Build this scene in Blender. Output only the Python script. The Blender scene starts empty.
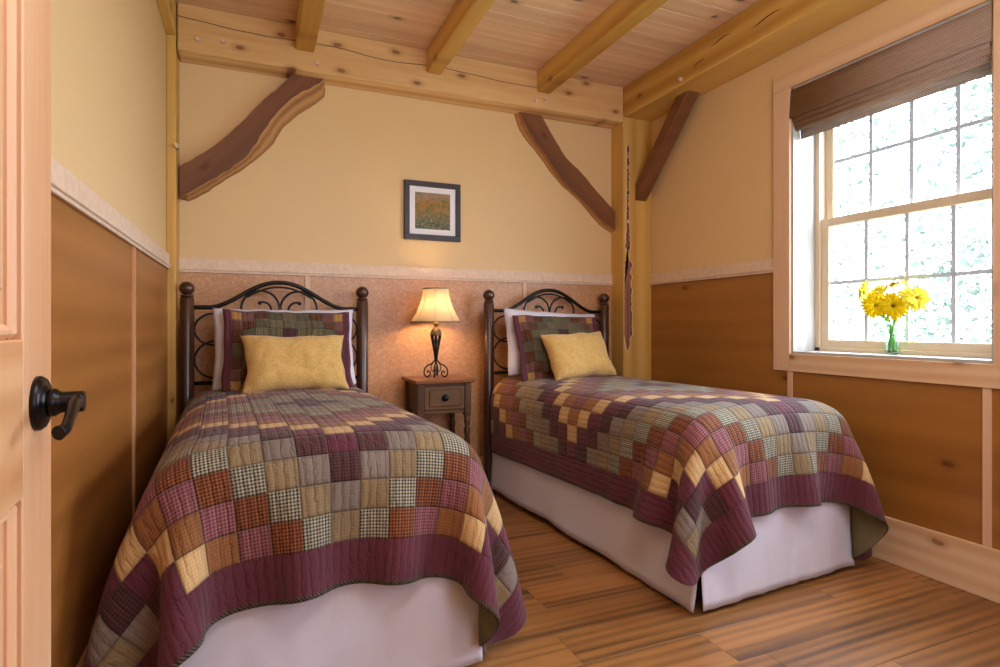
import bpy, bmesh, math, random
import numpy as np
from mathutils import Vector, Matrix, noise
PI = math.pi
random.seed(7)
SC = bpy.context.scene
COL = SC.collection

# ------------------------------------------------------------------ colours and materials
def C(h):
    h = h.lstrip('#')
    v = [int(h[i:i + 2], 16) / 255 for i in (0, 2, 4)]
    return tuple((x / 12.92 if x <= .04045 else ((x + .055) / 1.055) ** 2.4) for x in v) + (1,)

class NT:
    def __init__(s, name):
        s.m = bpy.data.materials.new(name); s.m.use_nodes = True
        s.t = s.m.node_tree; s.t.nodes.clear()
        s.out = s.n('ShaderNodeOutputMaterial')
    def n(s, kind, **kw):
        nd = s.t.nodes.new(kind)
        for k, v in kw.items(): setattr(nd, k, v)
        return nd
    def l(s, a, b): s.t.links.new(a, b)
    def val(s, sock, v):
        if hasattr(v, 'is_output'): s.l(v, sock)
        else: sock.default_value = v
    def math(s, op, a, b=0.0, c=None, clamp=False):
        nd = s.n('ShaderNodeMath', operation=op); nd.use_clamp = clamp
        s.val(nd.inputs[0], a); s.val(nd.inputs[1], b)
        if c is not None: s.val(nd.inputs[2], c)
        return nd.outputs[0]
    def mix(s, f, a, b, mode='MIX'):
        nd = s.n('ShaderNodeMix', data_type='RGBA', blend_type=mode)
        s.val(nd.inputs[0], f); s.val(nd.inputs[6], a); s.val(nd.inputs[7], b)
        return nd.outputs[2]
    def ramp(s, f, stops, interp='LINEAR'):
        nd = s.n('ShaderNodeValToRGB'); cr = nd.color_ramp; cr.interpolation = interp
        while len(cr.elements) < len(stops): cr.elements.new(0.5)
        for e, (p, c) in zip(cr.elements, stops): e.position = p; e.color = c
        s.val(nd.inputs[0], f); return nd.outputs[0]
    def obj(s, scale=(1, 1, 1), loc=(0, 0, 0)):
        tc = s.n('ShaderNodeTexCoord'); mp = s.n('ShaderNodeMapping')
        mp.inputs['Scale'].default_value = scale; mp.inputs['Location'].default_value = loc
        s.l(tc.outputs['Object'], mp.inputs['Vector']); return mp.outputs[0]
    def noise(s, vec, scale, detail=4, rough=.55, dist=0.0):
        nd = s.n('ShaderNodeTexNoise'); s.l(vec, nd.inputs['Vector'])
        nd.inputs['Scale'].default_value = scale; nd.inputs['Detail'].default_value = detail
        nd.inputs['Roughness'].default_value = rough; nd.inputs['Distortion'].default_value = dist
        return nd.outputs[0]
    def bump(s, h, strength=.2, dist=.01):
        nd = s.n('ShaderNodeBump'); nd.inputs['Strength'].default_value = strength
        nd.inputs['Distance'].default_value = dist; s.val(nd.inputs['Height'], h); return nd.outputs[0]
    def bsdf(s, col, rough=.5, normal=None, metal=0.0, spec=.5, **kw):
        b = s.n('ShaderNodeBsdfPrincipled')
        s.val(b.inputs['Base Color'], col); s.val(b.inputs['Roughness'], rough)
        b.inputs['Metallic'].default_value = metal; b.inputs['Specular IOR Level'].default_value = spec
        for k, v in kw.items(): s.val(b.inputs[k], v)
        if normal is not None: s.l(normal, b.inputs['Normal'])
        s.l(b.outputs[0], s.out.inputs[0]); return b

def plain(name, col, rough=.5, metal=0.0, spec=.5, var=.06, vscale=30, bump=0.0):
    t = NT(name); v = t.obj()
    n = t.noise(v, vscale, 3)
    c = t.mix(n, tuple(x * (1 - var) for x in col[:3]) + (1,), tuple(min(1, x * (1 + var)) for x in col[:3]) + (1,))
    t.bsdf(c, rough, t.bump(n, bump, .004) if bump else None, metal, spec)
    return t.m

def wood(name, light, dark, axis='X', knots=0.0, rough=.45, grain=1.0, island=0.0, spec=.4, fig=.5, off=0.0, flat=1.0, knotcol='#5a3014', bands=1.0, kdrop=''):
    """stretched-noise timber: grain runs along the axis; knots: 0..1 how many of the knot cells show"""
    t = NT(name); ax = 'XYZ'.index(axis)
    sc = [14 * grain] * 3; sc[ax] = .9 * grain
    v = t.obj(tuple(sc), (off, off * 1.7, off * .6))
    if island:
        gi = t.n('ShaderNodeNewGeometry')
        add = t.n('ShaderNodeVectorMath', operation='MULTIPLY_ADD')
        t.l(gi.outputs['Random Per Island'], add.inputs[0]); add.inputs[1].default_value = (91, 57, 133); t.l(v, add.inputs[2]); v = add.outputs[0]
    w = t.n('ShaderNodeTexWave', wave_type='BANDS', bands_direction=['Y', 'Z', 'X'][ax]); t.l(v, w.inputs['Vector'])
    w.inputs['Scale'].default_value = .22 * bands; w.inputs['Distortion'].default_value = 5; w.inputs['Detail'].default_value = 2; w.inputs['Detail Scale'].default_value = .8
    big = t.noise(v, .35, 3, .5, .6); fine = t.noise(v, 3.2, 5, .6, .2)
    f = t.math('ADD', t.math('MULTIPLY', w.outputs['Fac'], fig), t.math('MULTIPLY', fine, .45))
    f = t.math('ADD', f, t.math('MULTIPLY', t.math('SUBTRACT', big, .5), 1.1 * flat), clamp=True)
    c = t.ramp(f, [(.15, light), (.95, dark)])
    if island:
        gi2 = t.n('ShaderNodeNewGeometry')
        k = t.math('MULTIPLY_ADD', gi2.outputs['Random Per Island'], island, 1 - island * .5)
        hsv = t.n('ShaderNodeHueSaturation'); t.l(c, hsv.inputs['Color']); t.l(k, hsv.inputs['Value']); c = hsv.outputs[0]
    if knots:
        ks = [7.0] * 3; ks[ax] = 3.6
        kv = t.obj(tuple(ks), (off * 3 + 1.3, off + .4, off * 2))
        vo = t.n('ShaderNodeTexVoronoi'); vo.inputs['Scale'].default_value = 1.0
        if kdrop:
            sp_ = t.n('ShaderNodeSeparateXYZ'); cb_ = t.n('ShaderNodeCombineXYZ'); t.l(kv, sp_.inputs[0]); a_, b_ = [k for k in range(3) if k != 'XYZ'.index(kdrop)]
            t.l(sp_.outputs[a_], cb_.inputs[0]); t.l(sp_.outputs[b_], cb_.inputs[1]); kv = cb_.outputs[0]; vo.voronoi_dimensions = '2D'
        t.l(kv, vo.inputs['Vector'])
        sx = t.n('ShaderNodeSeparateColor'); t.l(vo.outputs['Color'], sx.inputs[0])
        on = t.math('LESS_THAN', sx.outputs[0], knots)
        wob = t.math('ADD', vo.outputs['Distance'], t.math('MULTIPLY', t.math('SUBTRACT', t.noise(kv, 9, 2), .5), .08))
        ring = t.ramp(wob, [(0, (1, 1, 1, 1)), (.075, (.9, .9, .9, 1)), (.10, (.35, .35, .35, 1)), (.24, (0, 0, 0, 1))])
        fac = t.math('MULTIPLY', t.n('ShaderNodeRGBToBW').outputs[0], 1)
        bw = t.t.nodes[-2] if False else t.n('ShaderNodeRGBToBW'); t.l(ring, bw.inputs[0])
        fac = t.math('MULTIPLY', bw.outputs[0], t.math('MULTIPLY', on, .85))
        c = t.mix(fac, c, C(knotcol))
    t.bsdf(c, rough, t.bump(fine, .12, .004), 0, spec)
    return t.m

M = {}
M['paint'] = None
t = NT('wall_paint'); v = t.obj(); n1 = t.noise(v, 90, 4); n2 = t.noise(v, .8, 2)
t.bsdf(t.mix(n2, C('#dfbb86'), C('#e4c18c')), .55, t.bump(n1, .08, .003), 0, .3); M['paint'] = t.m
M['beam_x'] = wood('pine_beam_lengthwise', C('#f2cd95'), C('#c48a46'), 'X', .55, .5, 1.0, off=2.1, fig=.45, kdrop='Y', knotcol='#7a4018')
M['beam_y'] = wood('pine_beam_deep', C('#dcb05e'), C('#b07a2a'), 'Y', .1, .45, .8, off=4.4, fig=.4, kdrop='X', knotcol='#6a3a14')
M['beam_z'] = wood('pine_post', C('#dcae5c'), C('#ba8230'), 'Z', .12, .5, .8, off=1.2, fig=.35)
M['ceiling'] = wood('pine_ceiling_boards', C('#ebc8a2'), C('#dcaa80'), 'X', .16, .5, 1.1, island=.2, off=3.0, fig=.35, kdrop='Z')
M['trim_x'] = wood('pine_trim_lengthwise', C('#e8c8a8'), C('#d9ae88'), 'X', .05, .5, 1.6, off=5)
M['trim_y'] = wood('pine_trim_deep', C('#e8c8a2'), C('#d8ab7e'), 'Y', .14, .5, 1.5, off=6, knotcol='#8a5a30', kdrop='X')
M['trim_z'] = wood('pine_trim_upright', C('#e8c4a2'), C('#d8aa84'), 'Z', .1, .5, 1.5, off=7)
M['door_z'] = wood('door_pine_upright', C('#e2b48a'), C('#c98e5e'), 'Z', 0, .45, 1.6, off=9)
M['door_y'] = wood('door_pine_level', C('#dfae7e'), C('#c58a56'), 'Y', 0, .45, 1.6, off=11)
M['ply'] = wood('honey_plywood', C('#a8702f'), C('#865320'), 'Y', .03, .38, .9, kdrop='X', off=13, fig=.2, bands=.8)
M['ply_left'] = wood('amber_plywood', C('#a86c32'), C('#84501f'), 'Y', 0, .38, 1.1, off=23, fig=.3, bands=.7, flat=.7)
t = NT('mottled_plywood'); v = t.obj((1, 1, 1)); n1 = t.noise(v, 55, 3, .7, 1.5); n2 = t.noise(v, 4, 3)
c = t.mix(t.ramp(n1, [(.42, (0, 0, 0, 1)), (.68, (1, 1, 1, 1))]), C('#bd8558'), C('#dcae80')); c = t.mix(t.math('MULTIPLY', n2, .35), c, C('#a56a44'))
t.bsdf(c, .38, t.bump(n1, .1, .002), 0, .5); M['ply_back'] = t.m  # paler tone than the side panels holds window sheen painted into the colour
M['floor'] = wood('laminate_planks', C('#a56f3a'), C('#28140a'), 'X', 0, .42, 1.2, island=.36, off=2, fig=.27, spec=.6, flat=1.9, bands=1.8)
M['dark_wood'] = wood('espresso_wood', C('#4e2b19'), C('#2e170d'), 'Z', 0, .28, 1.6, off=3, spec=.6)
M['stand'] = wood('brown_oak', C('#6e4a2c'), C('#482c14'), 'X', 0, .4, 1.5, off=8)
M['stand_z'] = wood('brown_oak_upright', C('#5e3e24'), C('#3e2612'), 'Z', 0, .4, 1.5, off=8)
M['stand_top'] = wood('brown_oak_top', C('#93592f'), C('#6d3c1c'), 'X', 0, .3, 1.3, off=5)
M['walnut'] = wood('dark_walnut', C('#99623a'), C('#643a22'), 'X', .12, .5, 1.1, off=5, fig=.5, kdrop='Y')
M['live'] = wood('live_edge_sapwood', C('#c4905a'), C('#7d4a26'), 'X', 0, .6, 1.8, off=9, fig=.5)
M['walnut_y'] = wood('dark_walnut_deep', C('#80502f'), C('#643c22'), 'Y', 0, .5, .9, off=5, fig=.15)
M['bark'] = wood('bark_streak', C('#a06a52'), C('#5a362a'), 'Z', 0, .8, 3.0, off=2)
M['sap'] = wood('pale_sapwood', C('#ecd2a2'), C('#d2a468'), 'Z', 0, .6, 1.5, off=4)
M['peg'] = plain('pale_peg', C('#d9bfa8'), .6)
M['iron'] = plain('black_iron', C('#1c1815'), .35, .55, .5, .15, 40)
M['bronze'] = plain('oiled_bronze', C('#1f1a1a'), .32, .7, .6, .1)
M['bronze_ball'] = plain('antique_bronze', C('#57462f'), .45, .6, .5, .5, 90, .8)
M['brass'] = plain('dull_brass', C('#a88c5c'), .4, .7)
M['white'] = plain('white_cotton', C('#d6d1dc'), .85, 0, .2, .02, 60, .1)
M['vinyl'] = plain('almond_vinyl', C('#ddc8aa'), .45, 0, .4, .02)
t = NT('white_grille'); d = t.n('ShaderNodeBsdfDiffuse'); d.inputs[0].default_value = C('#cdd4e0'); tr = t.n('ShaderNodeBsdfTranslucent'); tr.inputs[0].default_value = C('#e6ecf2')
mx = t.n('ShaderNodeMixShader'); mx.inputs[0].default_value = .06; t.l(d.outputs[0], mx.inputs[1]); t.l(tr.outputs[0], mx.inputs[2]); t.l(mx.outputs[0], t.out.inputs[0]); M['grille'] = t.m
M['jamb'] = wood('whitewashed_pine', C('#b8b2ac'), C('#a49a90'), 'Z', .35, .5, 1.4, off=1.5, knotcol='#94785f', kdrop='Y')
M['mat_board'] = plain('white_mat', C('#e8e2e4'), .8, 0, .2, .01)
M['frame_black'] = plain('dark_frame', C('#2a2024'), .4, 0, .5, .1)
# chair rail with an embossed vine band
t = NT('embossed_rail'); v = t.obj(); n = t.noise(v, 22, 2); n5 = t.noise(v, 140, 2)
vo = t.n('ShaderNodeTexVoronoi', feature='SMOOTH_F1'); t.l(v, vo.inputs['Vector']); vo.inputs['Scale'].default_value = 38
h = t.math('ADD', vo.outputs['Distance'], t.math('MULTIPLY', n5, .3))
t.bsdf(t.mix(t.math('MULTIPLY', vo.outputs['Distance'], .6, clamp=True), C('#e9cdb2'), C('#cda684')), .55, t.bump(h, .55, .006), 0, .35); M['rail'] = t.m
# gold chenille
t = NT('gold_chenille'); v = t.obj(); n = t.noise(v, 130, 3, .7); n2 = t.noise(v, 28, 3, .6, 2)
t.bsdf(t.mix(t.math('MULTIPLY_ADD', n, .7, t.math('MULTIPLY', n2, .35)), C('#a06a22'), C('#f6cf80')), .9, t.bump(t.math('ADD', n, t.math('MULTIPLY', n2, .8)), .55, .006), 0, .1, **{'Sheen Weight': .3}); M['gold'] = t.m
# lamp shade
t = NT('cream_lamp_shade'); v = t.obj(); n = t.noise(v, 120, 2)
d = t.n('ShaderNodeBsdfDiffuse'); d.inputs[0].default_value = C('#d9c6a2'); tr = t.n('ShaderNodeBsdfTranslucent'); tr.inputs[0].default_value = C('#7a6a56')
mx = t.n('ShaderNodeMixShader'); mx.inputs[0].default_value = .5; t.l(d.outputs[0], mx.inputs[1]); t.l(tr.outputs[0], mx.inputs[2]); t.l(mx.outputs[0], t.out.inputs[0]); M['shade'] = t.m
M['shade_trim'] = plain('shade_braid', C('#8d7d62'), .8)
# woven shade
def woven(name, light, dark, trans):
    t = NT(name); v = t.obj()
    sp = t.n('ShaderNodeSeparateXYZ'); t.l(v, sp.inputs[0])
    a = t.math('SINE', t.math('MULTIPLY', sp.outputs[1], 2 * PI / .0125))
    row = t.math('FLOOR', t.math('DIVIDE', sp.outputs[2], .0065))
    b = t.math('SINE', t.math('MULTIPLY', sp.outputs[2], 2 * PI / .0065))
    alt = t.math('MULTIPLY', a, t.math('MULTIPLY_ADD', t.math('MODULO', t.math('ABSOLUTE', row), 2), 2, -1))
    hh = t.math('ADD', t.math('MULTIPLY', b, .5), t.math('MULTIPLY', alt, .6))
    n = t.noise(t.obj((1, 2, 40)), 6, 3)
    f = t.math('ADD', t.math('MULTIPLY_ADD', hh, .3, .1), t.math('MULTIPLY', n, .75), clamp=True)
    c = t.mix(f, dark, light)
    d = t.n('ShaderNodeBsdfDiffuse'); t.l(c, d.inputs[0]); t.l(t.bump(hh, .4, .003), d.inputs[2]); tr = t.n('ShaderNodeBsdfTranslucent'); t.l(c, tr.inputs[0])
    mx = t.n('ShaderNodeMixShader'); mx.inputs[0].default_value = trans; t.l(d.outputs[0], mx.inputs[1]); t.l(tr.outputs[0], mx.inputs[2]); t.l(mx.outputs[0], t.out.inputs[0])
    return t.m
M['woven'] = woven('woven_wood_shade', C('#c9ab92'), C('#7e6252'), .18)
M['woven_thin'] = woven('woven_wood_thin', C('#d0bcae'), C('#6b5448'), .55)
# window glass and vase glass: clear with a faint mirror that grows at grazing angles
def clear(name, tint, base, edge, rough=.02):
    t = NT(name); lw = t.n('ShaderNodeLayerWeight'); lw.inputs[0].default_value = .5
    g = t.n('ShaderNodeBsdfGlossy'); g.inputs['Roughness'].default_value = rough; tp = t.n('ShaderNodeBsdfTransparent'); tp.inputs[0].default_value = tint
    f = t.math('MULTIPLY_ADD', t.math('POWER', lw.outputs['Facing'], 3), edge, base, clamp=True)
    mx = t.n('ShaderNodeMixShader'); t.l(f, mx.inputs[0]); t.l(tp.outputs[0], mx.inputs[1]); t.l(g.outputs[0], mx.inputs[2]); t.l(mx.outputs[0], t.out.inputs[0]); return t.m
M['glass'] = clear('window_glass', (.99, 1, 1, 1), .02, .2)
M['vase'] = clear('vase_glass', (.90, .97, .92, 1), .06, .5); M['water'] = clear('vase_water', (.86, .97, .88, 1), .02, .1)
M['petal'] = plain('yellow_petal', C('#fbd808'), .6, 0, .2, .12, 60)
M['petal_pale'] = plain('lemon_petal', C('#fde338'), .6, 0, .2, .12, 60)
M['eye'] = plain('flower_eye', C('#8a6a10'), .9, 0, .1, .5, 300)
M['stem'] = plain('green_stem', C('#74bb58'), .5, 0, .3, .2)
# outdoor
def leafmat(name, a, b):
    t = NT(name); gi = t.n('ShaderNodeNewGeometry')
    c = t.mix(gi.outputs['Random Per Island'], a, b)
    d = t.n('ShaderNodeBsdfDiffuse'); t.l(c, d.inputs[0]); tr = t.n('ShaderNodeBsdfTranslucent'); t.l(c, tr.inputs[0])
    mx = t.n('ShaderNodeMixShader'); mx.inputs[0].default_value = .35; t.l(d.outputs[0], mx.inputs[1]); t.l(tr.outputs[0], mx.inputs[2]); t.l(mx.outputs[0], t.out.inputs[0]); return t.m
M['leaf'] = leafmat('pale_leaves', C('#7d8276'), C('#50594f'))
M['trunk'] = wood('tree_bark', C('#c8c4bc'), C('#8f8a84'), 'Z', 0, .9, .6)
M['lawn'] = plain('lawn', C('#9fae94'), .9, 0, .1, .3, 3)
# framed print: autumn pond made of blotches
t = NT('autumn_print'); v = t.obj(); sp = t.n('ShaderNodeSeparateXYZ'); t.l(v, sp.inputs[0])
n = t.noise(v, 34, 5, .7, .4); n2 = t.noise(t.obj((1, 1, 2)), 60, 4, .7)
leafc = t.ramp(n, [(.3, C('#4a4a1e')), (.45, C('#7d7230')), (.55, C('#a8672a')), (.68, C('#8a8a70'))])
wat = t.ramp(n2, [(.3, C('#2e3020')), (.5, C('#646142')), (.7, C('#9aa39a'))])
sky = t.mix(n2, C('#6d6d4c'), C('#b7b6c4'))
f1 = t.math('SMOOTH_MIN', 1, 1, .1)
mz = t.math('MULTIPLY_ADD', sp.outputs[2], 9, .75, clamp=True)
c = t.mix(mz, wat, leafc)
mz2 = t.math('MULTIPLY_ADD', sp.outputs[2], 9, t.math('MULTIPLY_ADD', n, 1.2, -1.1), clamp=True)
c = t.mix(t.math('MULTIPLY', mz2, .6), c, sky)
t.bsdf(c, .6, None, 0, .3); M['print'] = t.m

# patchwork: rings of squares around the centre, counted in steps from it
LIGHTS = ['#6e303c', '#653834', '#8c7a6c', '#98805c', '#bfb496', '#9a5a2c', '#a46a68', '#a0683a', '#dcb67e']
DARKS = ['#5e2a35', '#342020', '#807064', '#8a7250', '#221f1d', '#44160f', '#6a2e38', '#8a572e', '#cfa268']
PATCH = .0865
def patchwork(name, P, ncol, nrow, shift, checks, edge=None, lights=None, darks=None):
    t = NT(name); uv = t.n('ShaderNodeUVMap', uv_map='quilt'); sp = t.n('ShaderNodeSeparateXYZ'); t.l(uv.outputs[0], sp.inputs[0])
    u, v = sp.outputs[0], sp.outputs[1]
    au, av = t.math('ABSOLUTE', u), t.math('ABSOLUTE', v)
    cu = t.math('FLOOR', t.math('MULTIPLY_ADD', au, 1 / P, .5)); cv = t.math('FLOOR', t.math('MULTIPLY_ADD', av, 1 / P, .5))
    k = t.math('MODULO', t.math('ADD', t.math('ADD', cu, cv), shift + .0), 9.0)
    kf = t.math('DIVIDE', t.math('ADD', k, .5), 9.0)
    hi = t.ramp(kf, [(i / 9, C(c)) for i, c in enumerate(lights or LIGHTS)], 'CONSTANT')
    lo = t.ramp(kf, [(i / 9, C(c)) for i, c in enumerate(darks or DARKS)], 'CONSTANT')
    fu = t.math('FRACT', t.math('ADD', t.math('MULTIPLY', u, checks / P), 500)); fv = t.math('FRACT', t.math('ADD', t.math('MULTIPLY', v, checks / P), 500))
    su, sv = t.math('GREATER_THAN', fu, .5), t.math('GREATER_THAN', fv, .5)
    c = t.mix(t.math('MULTIPLY', t.math('ADD', su, sv), .5), hi, lo)
    # per patch tint and woven slub
    cmb = t.n('ShaderNodeCombineXYZ'); t.l(t.math('FLOOR', t.math('MULTIPLY_ADD', u, 1 / P, .5)), cmb.inputs[0]); t.l(t.math('FLOOR', t.math('MULTIPLY_ADD', v, 1 / P, .5)), cmb.inputs[1])
    wn = t.n('ShaderNodeTexWhiteNoise', noise_dimensions='3D'); t.l(cmb.outputs[0], wn.inputs['Vector'])
    mpv = t.n('ShaderNodeMapping'); t.l(uv.outputs[0], mpv.inputs[0]); mpv.inputs['Scale'].default_value = (500, 60, 1)
    slub = t.noise(mpv.outputs[0], 1.0, 2)
    # border cloth
    inb = t.math('MAXIMUM', t.math('GREATER_THAN', au, (ncol + .5) * P), t.math('GREATER_THAN', av, (nrow + .5) * P))
    c = t.mix(inb, c, C('#662f3a'))
    if edge:
        eb = t.math('MAXIMUM', t.math('GREATER_THAN', au, edge[0] - .013), t.math('LESS_THAN', v, .013 - edge[1]))
        tw = t.math('GREATER_THAN', t.math('FRACT', t.math('ADD', t.math('MULTIPLY', t.math('ADD', u, v), 90), 500)), .5)
        c = t.mix(eb, c, t.mix(tw, C('#6b5a40'), C('#2c201c')))
    hsv = t.n('ShaderNodeHueSaturation'); t.l(c, hsv.inputs['Color'])
    t.l(t.math('ADD', t.math('MULTIPLY_ADD', wn.outputs['Value'], .14, .64), t.math('MULTIPLY', slub, .24)), hsv.inputs['Value']); c = hsv.outputs[0]
    # quilting: puckers along the seams and wavy stitched channels
    pu = t.math('ABSOLUTE', t.math('SUBTRACT', t.math('FRACT', t.math('MULTIPLY_ADD', au, 1 / P, .5)), .5)); pv = t.math('ABSOLUTE', t.math('SUBTRACT', t.math('FRACT', t.math('MULTIPLY_ADD', av, 1 / P, .5)), .5))
    seam = t.math('MAXIMUM', pu, pv); seamf = t.math('POWER', t.math('MULTIPLY', seam, 2), 10)
    mp = t.n('ShaderNodeMapping'); t.l(uv.outputs[0], mp.inputs[0]); mp.inputs['Scale'].default_value = (1, .45, 1)
    wob = t.noise(mp.outputs[0], 34, 3, .6, 1.2)
    ch = t.math('ABSOLUTE', t.math('SINE', t.math('MULTIPLY_ADD', u, PI / .026, t.math('MULTIPLY', wob, 3.0))))
    ch2 = t.math('POWER', ch, .5)
    seam2 = t.math('MULTIPLY', seamf, t.math('SUBTRACT', 1, inb))
    c = t.mix(t.math('MULTIPLY', seam2, .45), c, tuple(x * .3 for x in C('#55402f')[:3]) + (1,))
    hgt = t.math('SUBTRACT', t.math('MULTIPLY_ADD', ch2, .55, t.math('MULTIPLY', wob, 1.1)), t.math('MULTIPLY', seam2, .8))
    t.bsdf(c, .82, t.bump(hgt, .7, .008), 0, .25, **{'Sheen Weight': .12})
    return t.m
M['quilt'] = patchwork('patchwork_quilt', PATCH, 9, 12, 0, 9, (9.5 * PATCH + .128, 12.5 * PATCH + .13))
M['sham'] = patchwork('patchwork_sham', .062, 4, 3, 0, 5, None, ['#5a3034', '#5a3034', '#6e6448', '#766a4a', '#6a6046', '#7e4a26', '#85564a', '#b98a4a', '#5c2a3a'],
    ['#3a2022', '#3a2022', '#5e563c', '#665c40', '#5a5238', '#2c1a12', '#6a423a', '#a87a40', '#4c2432'])
M['backing'] = plain('olive_backing', C('#6e6448'), .9, 0, .1, .15)
t = NT('checked_binding'); uv = t.n('ShaderNodeUVMap', uv_map='quilt'); sp = t.n('ShaderNodeSeparateXYZ'); t.l(uv.outputs[0], sp.inputs[0])
f = t.math('GREATER_THAN', t.math('FRACT', t.math('ADD', t.math('MULTIPLY', t.math('ADD', sp.outputs[0], sp.outputs[1]), 90), 500)), .5)
t.bsdf(t.mix(f, C('#6b5a40'), C('#332420')), .9, None, 0, .1); M['binding'] = t.m

# ------------------------------------------------------------------ geometry helpers
def link(o, parent=None):
    COL.objects.link(o)
    if parent is not None: o.parent = parent
    return o

def obj(name, bm, mats, parent=None, smooth=False, loc=None, rot=None):
    bmesh.ops.recalc_face_normals(bm, faces=bm.faces[:])
    me = bpy.data.meshes.new(name); bm.to_mesh(me); bm.free()
    for m in (mats if isinstance(mats, (list, tuple)) else [mats]): me.materials.append(M[m])
    if smooth:
        for p in me.polygons: p.use_smooth = True
    o = link(bpy.data.objects.new(name, me), parent)
    if loc: o.location = loc
    if rot: o.rotation_euler = rot
    return o

def thing(name, label, cat, loc=(0, 0, 0), rot=(0, 0, 0), group=None):
    o = link(bpy.data.objects.new(name, None)); o.location = loc; o.rotation_euler = rot; o.empty_display_size = .1
    return tag(o, label, cat, group)

def tag(o, label, cat, group=None):
    o['label'] = label; o['category'] = cat; o['kind'] = 'thing'
    if group: o['group'] = group
    return o

def struct(o, label=None):
    o['kind'] = 'structure'
    if label: o['label'] = label
    return o

def box(bm, x0, x1, y0, y1, z0, z1, bev=0.0, mat=0, seg=1):
    b2 = bmesh.new()
    bmesh.ops.create_cube(b2, size=1, matrix=Matrix.Translation(((x0 + x1) / 2, (y0 + y1) / 2, (z0 + z1) / 2)) @ Matrix.Diagonal((x1 - x0, y1 - y0, z1 - z0, 1)))
    if bev: bmesh.ops.bevel(b2, geom=b2.edges[:], offset=bev, segments=seg, affect='EDGES', profile=.5)
    for f in b2.faces: f.material_index = mat
    me = bpy.data.meshes.new('tmp'); b2.to_mesh(me); b2.free(); bm.from_mesh(me); bpy.data.meshes.remove(me)
    return bm

def bx(*a, **k): return box(bmesh.new(), *a, **k)

def lathe(bm, prof, n=24, center=(0, 0, 0), mat=Matrix.Identity(4), cap=True, midx=0):
    rings = []
    for r, z in prof:
        rings.append([bm.verts.new(mat @ Vector((center[0] + r * math.cos(2 * PI * i / n), center[1] + r * math.sin(2 * PI * i / n), center[2] + z))) for i in range(n)])
    for a, b in zip(rings, rings[1:]):
        for i in range(n):
            f = bm.faces.new((a[i], a[(i + 1) % n], b[(i + 1) % n], b[i])); f.material_index = midx; f.smooth = True
    if cap:
        for r in (rings[0], rings[-1]):
            f = bm.faces.new(r); f.material_index = midx
    return bm

def tube(bm, pts, rad, n=8, mat=0):
    pts = [Vector(p) for p in pts]
    rads = rad if isinstance(rad, (list, tuple)) else [rad] * len(pts)
    rings = []; up = None
    for i, p in enumerate(pts):
        tg = (pts[min(i + 1, len(pts) - 1)] - pts[max(i - 1, 0)]).normalized()
        if up is None:
            up = Vector((0, 0, 1)) if abs(tg.z) < .9 else Vector((1, 0, 0))
        up = (up - tg * up.dot(tg)).normalized(); sd = tg.cross(up)
        rings.append([bm.verts.new(p + (up * math.cos(2 * PI * k / n) + sd * math.sin(2 * PI * k / n)) * rads[i]) for k in range(n)])
    for a, b in zip(rings, rings[1:]):
        for k in range(n):
            f = bm.faces.new((a[k], a[(k + 1) % n], b[(k + 1) % n], b[k])); f.smooth = True; f.material_index = mat
    for r in (rings[0], rings[-1]): bm.faces.new(r).material_index = mat
    return bm

def spline(pts, k=8):
    P = [Vector(p) for p in pts]; P = [2 * P[0] - P[1]] + P + [2 * P[-1] - P[-2]]; out = []
    for i in range(1, len(P) - 2):
        a, b, c, d = P[i - 1:i + 3]
        for j in range(k):
            s = j / k
            out.append(.5 * ((2 * b) + (c - a) * s + (2 * a - 5 * b + 4 * c - d) * s * s + (3 * b - a - 3 * c + d) * s ** 3))
    out.append(P[-2]); return out

def prism(bm, front, back, edge_mat=1, axis='Y', f=0.0, b=0.0):
    """solid between two outlines of equal count: front outline at depth f, back outline at depth b"""
    mk = (lambda p, d: Vector((p[0], d, p[1]))) if axis == 'Y' else (lambda p, d: Vector((d, p[0], p[1])))
    A = [bm.verts.new(mk(p, f)) for p in front]; B = [bm.verts.new(mk(p, b)) for p in back]
    bm.faces.new(A); bm.faces.new(B[::-1])
    n = len(A)
    for i in range(n):
        bm.faces.new((A[i], A[(i + 1) % n], B[(i + 1) % n], B[i])).material_index = edge_mat
    return bm

def copy_tree(o, parent=None):
    c = o.copy(); COL.objects.link(c); c.parent = parent
    for ch in list(o.children): copy_tree(ch, c)
    return c

# ------------------------------------------------------------------ room shell
XL, XR, YB = -.444, 2.775, 3.766
ZT, ZB, ZC = 1.509, 1.429, 2.89
Y0 = -1.3
# floor of laminate planks running along x
bm = bmesh.new(); y = Y0 - .1; r = 0
while y < YB + .1:
    x = XL - .2 - random.random() * 1.2
    while x < XR + .25:
        box(bm, x + .0006, x + 1.2 - .0006, y + .0006, y + .1906, -.012, 0, .0008); x += 1.2
    y += .1912; r += 1
struct(obj('floor', bm, 'floor'), 'red-brown laminate plank floor')
# ceiling boards
bm = bmesh.new(); y = Y0 - .1
while y < YB + .15:
    box(bm, XL - .1, XR + .2, y + .0008, y + .1292, ZC, ZC + .02, .003); y += .13
struct(obj('ceiling', bm, 'ceiling'), 'knotty pine board ceiling')

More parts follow.
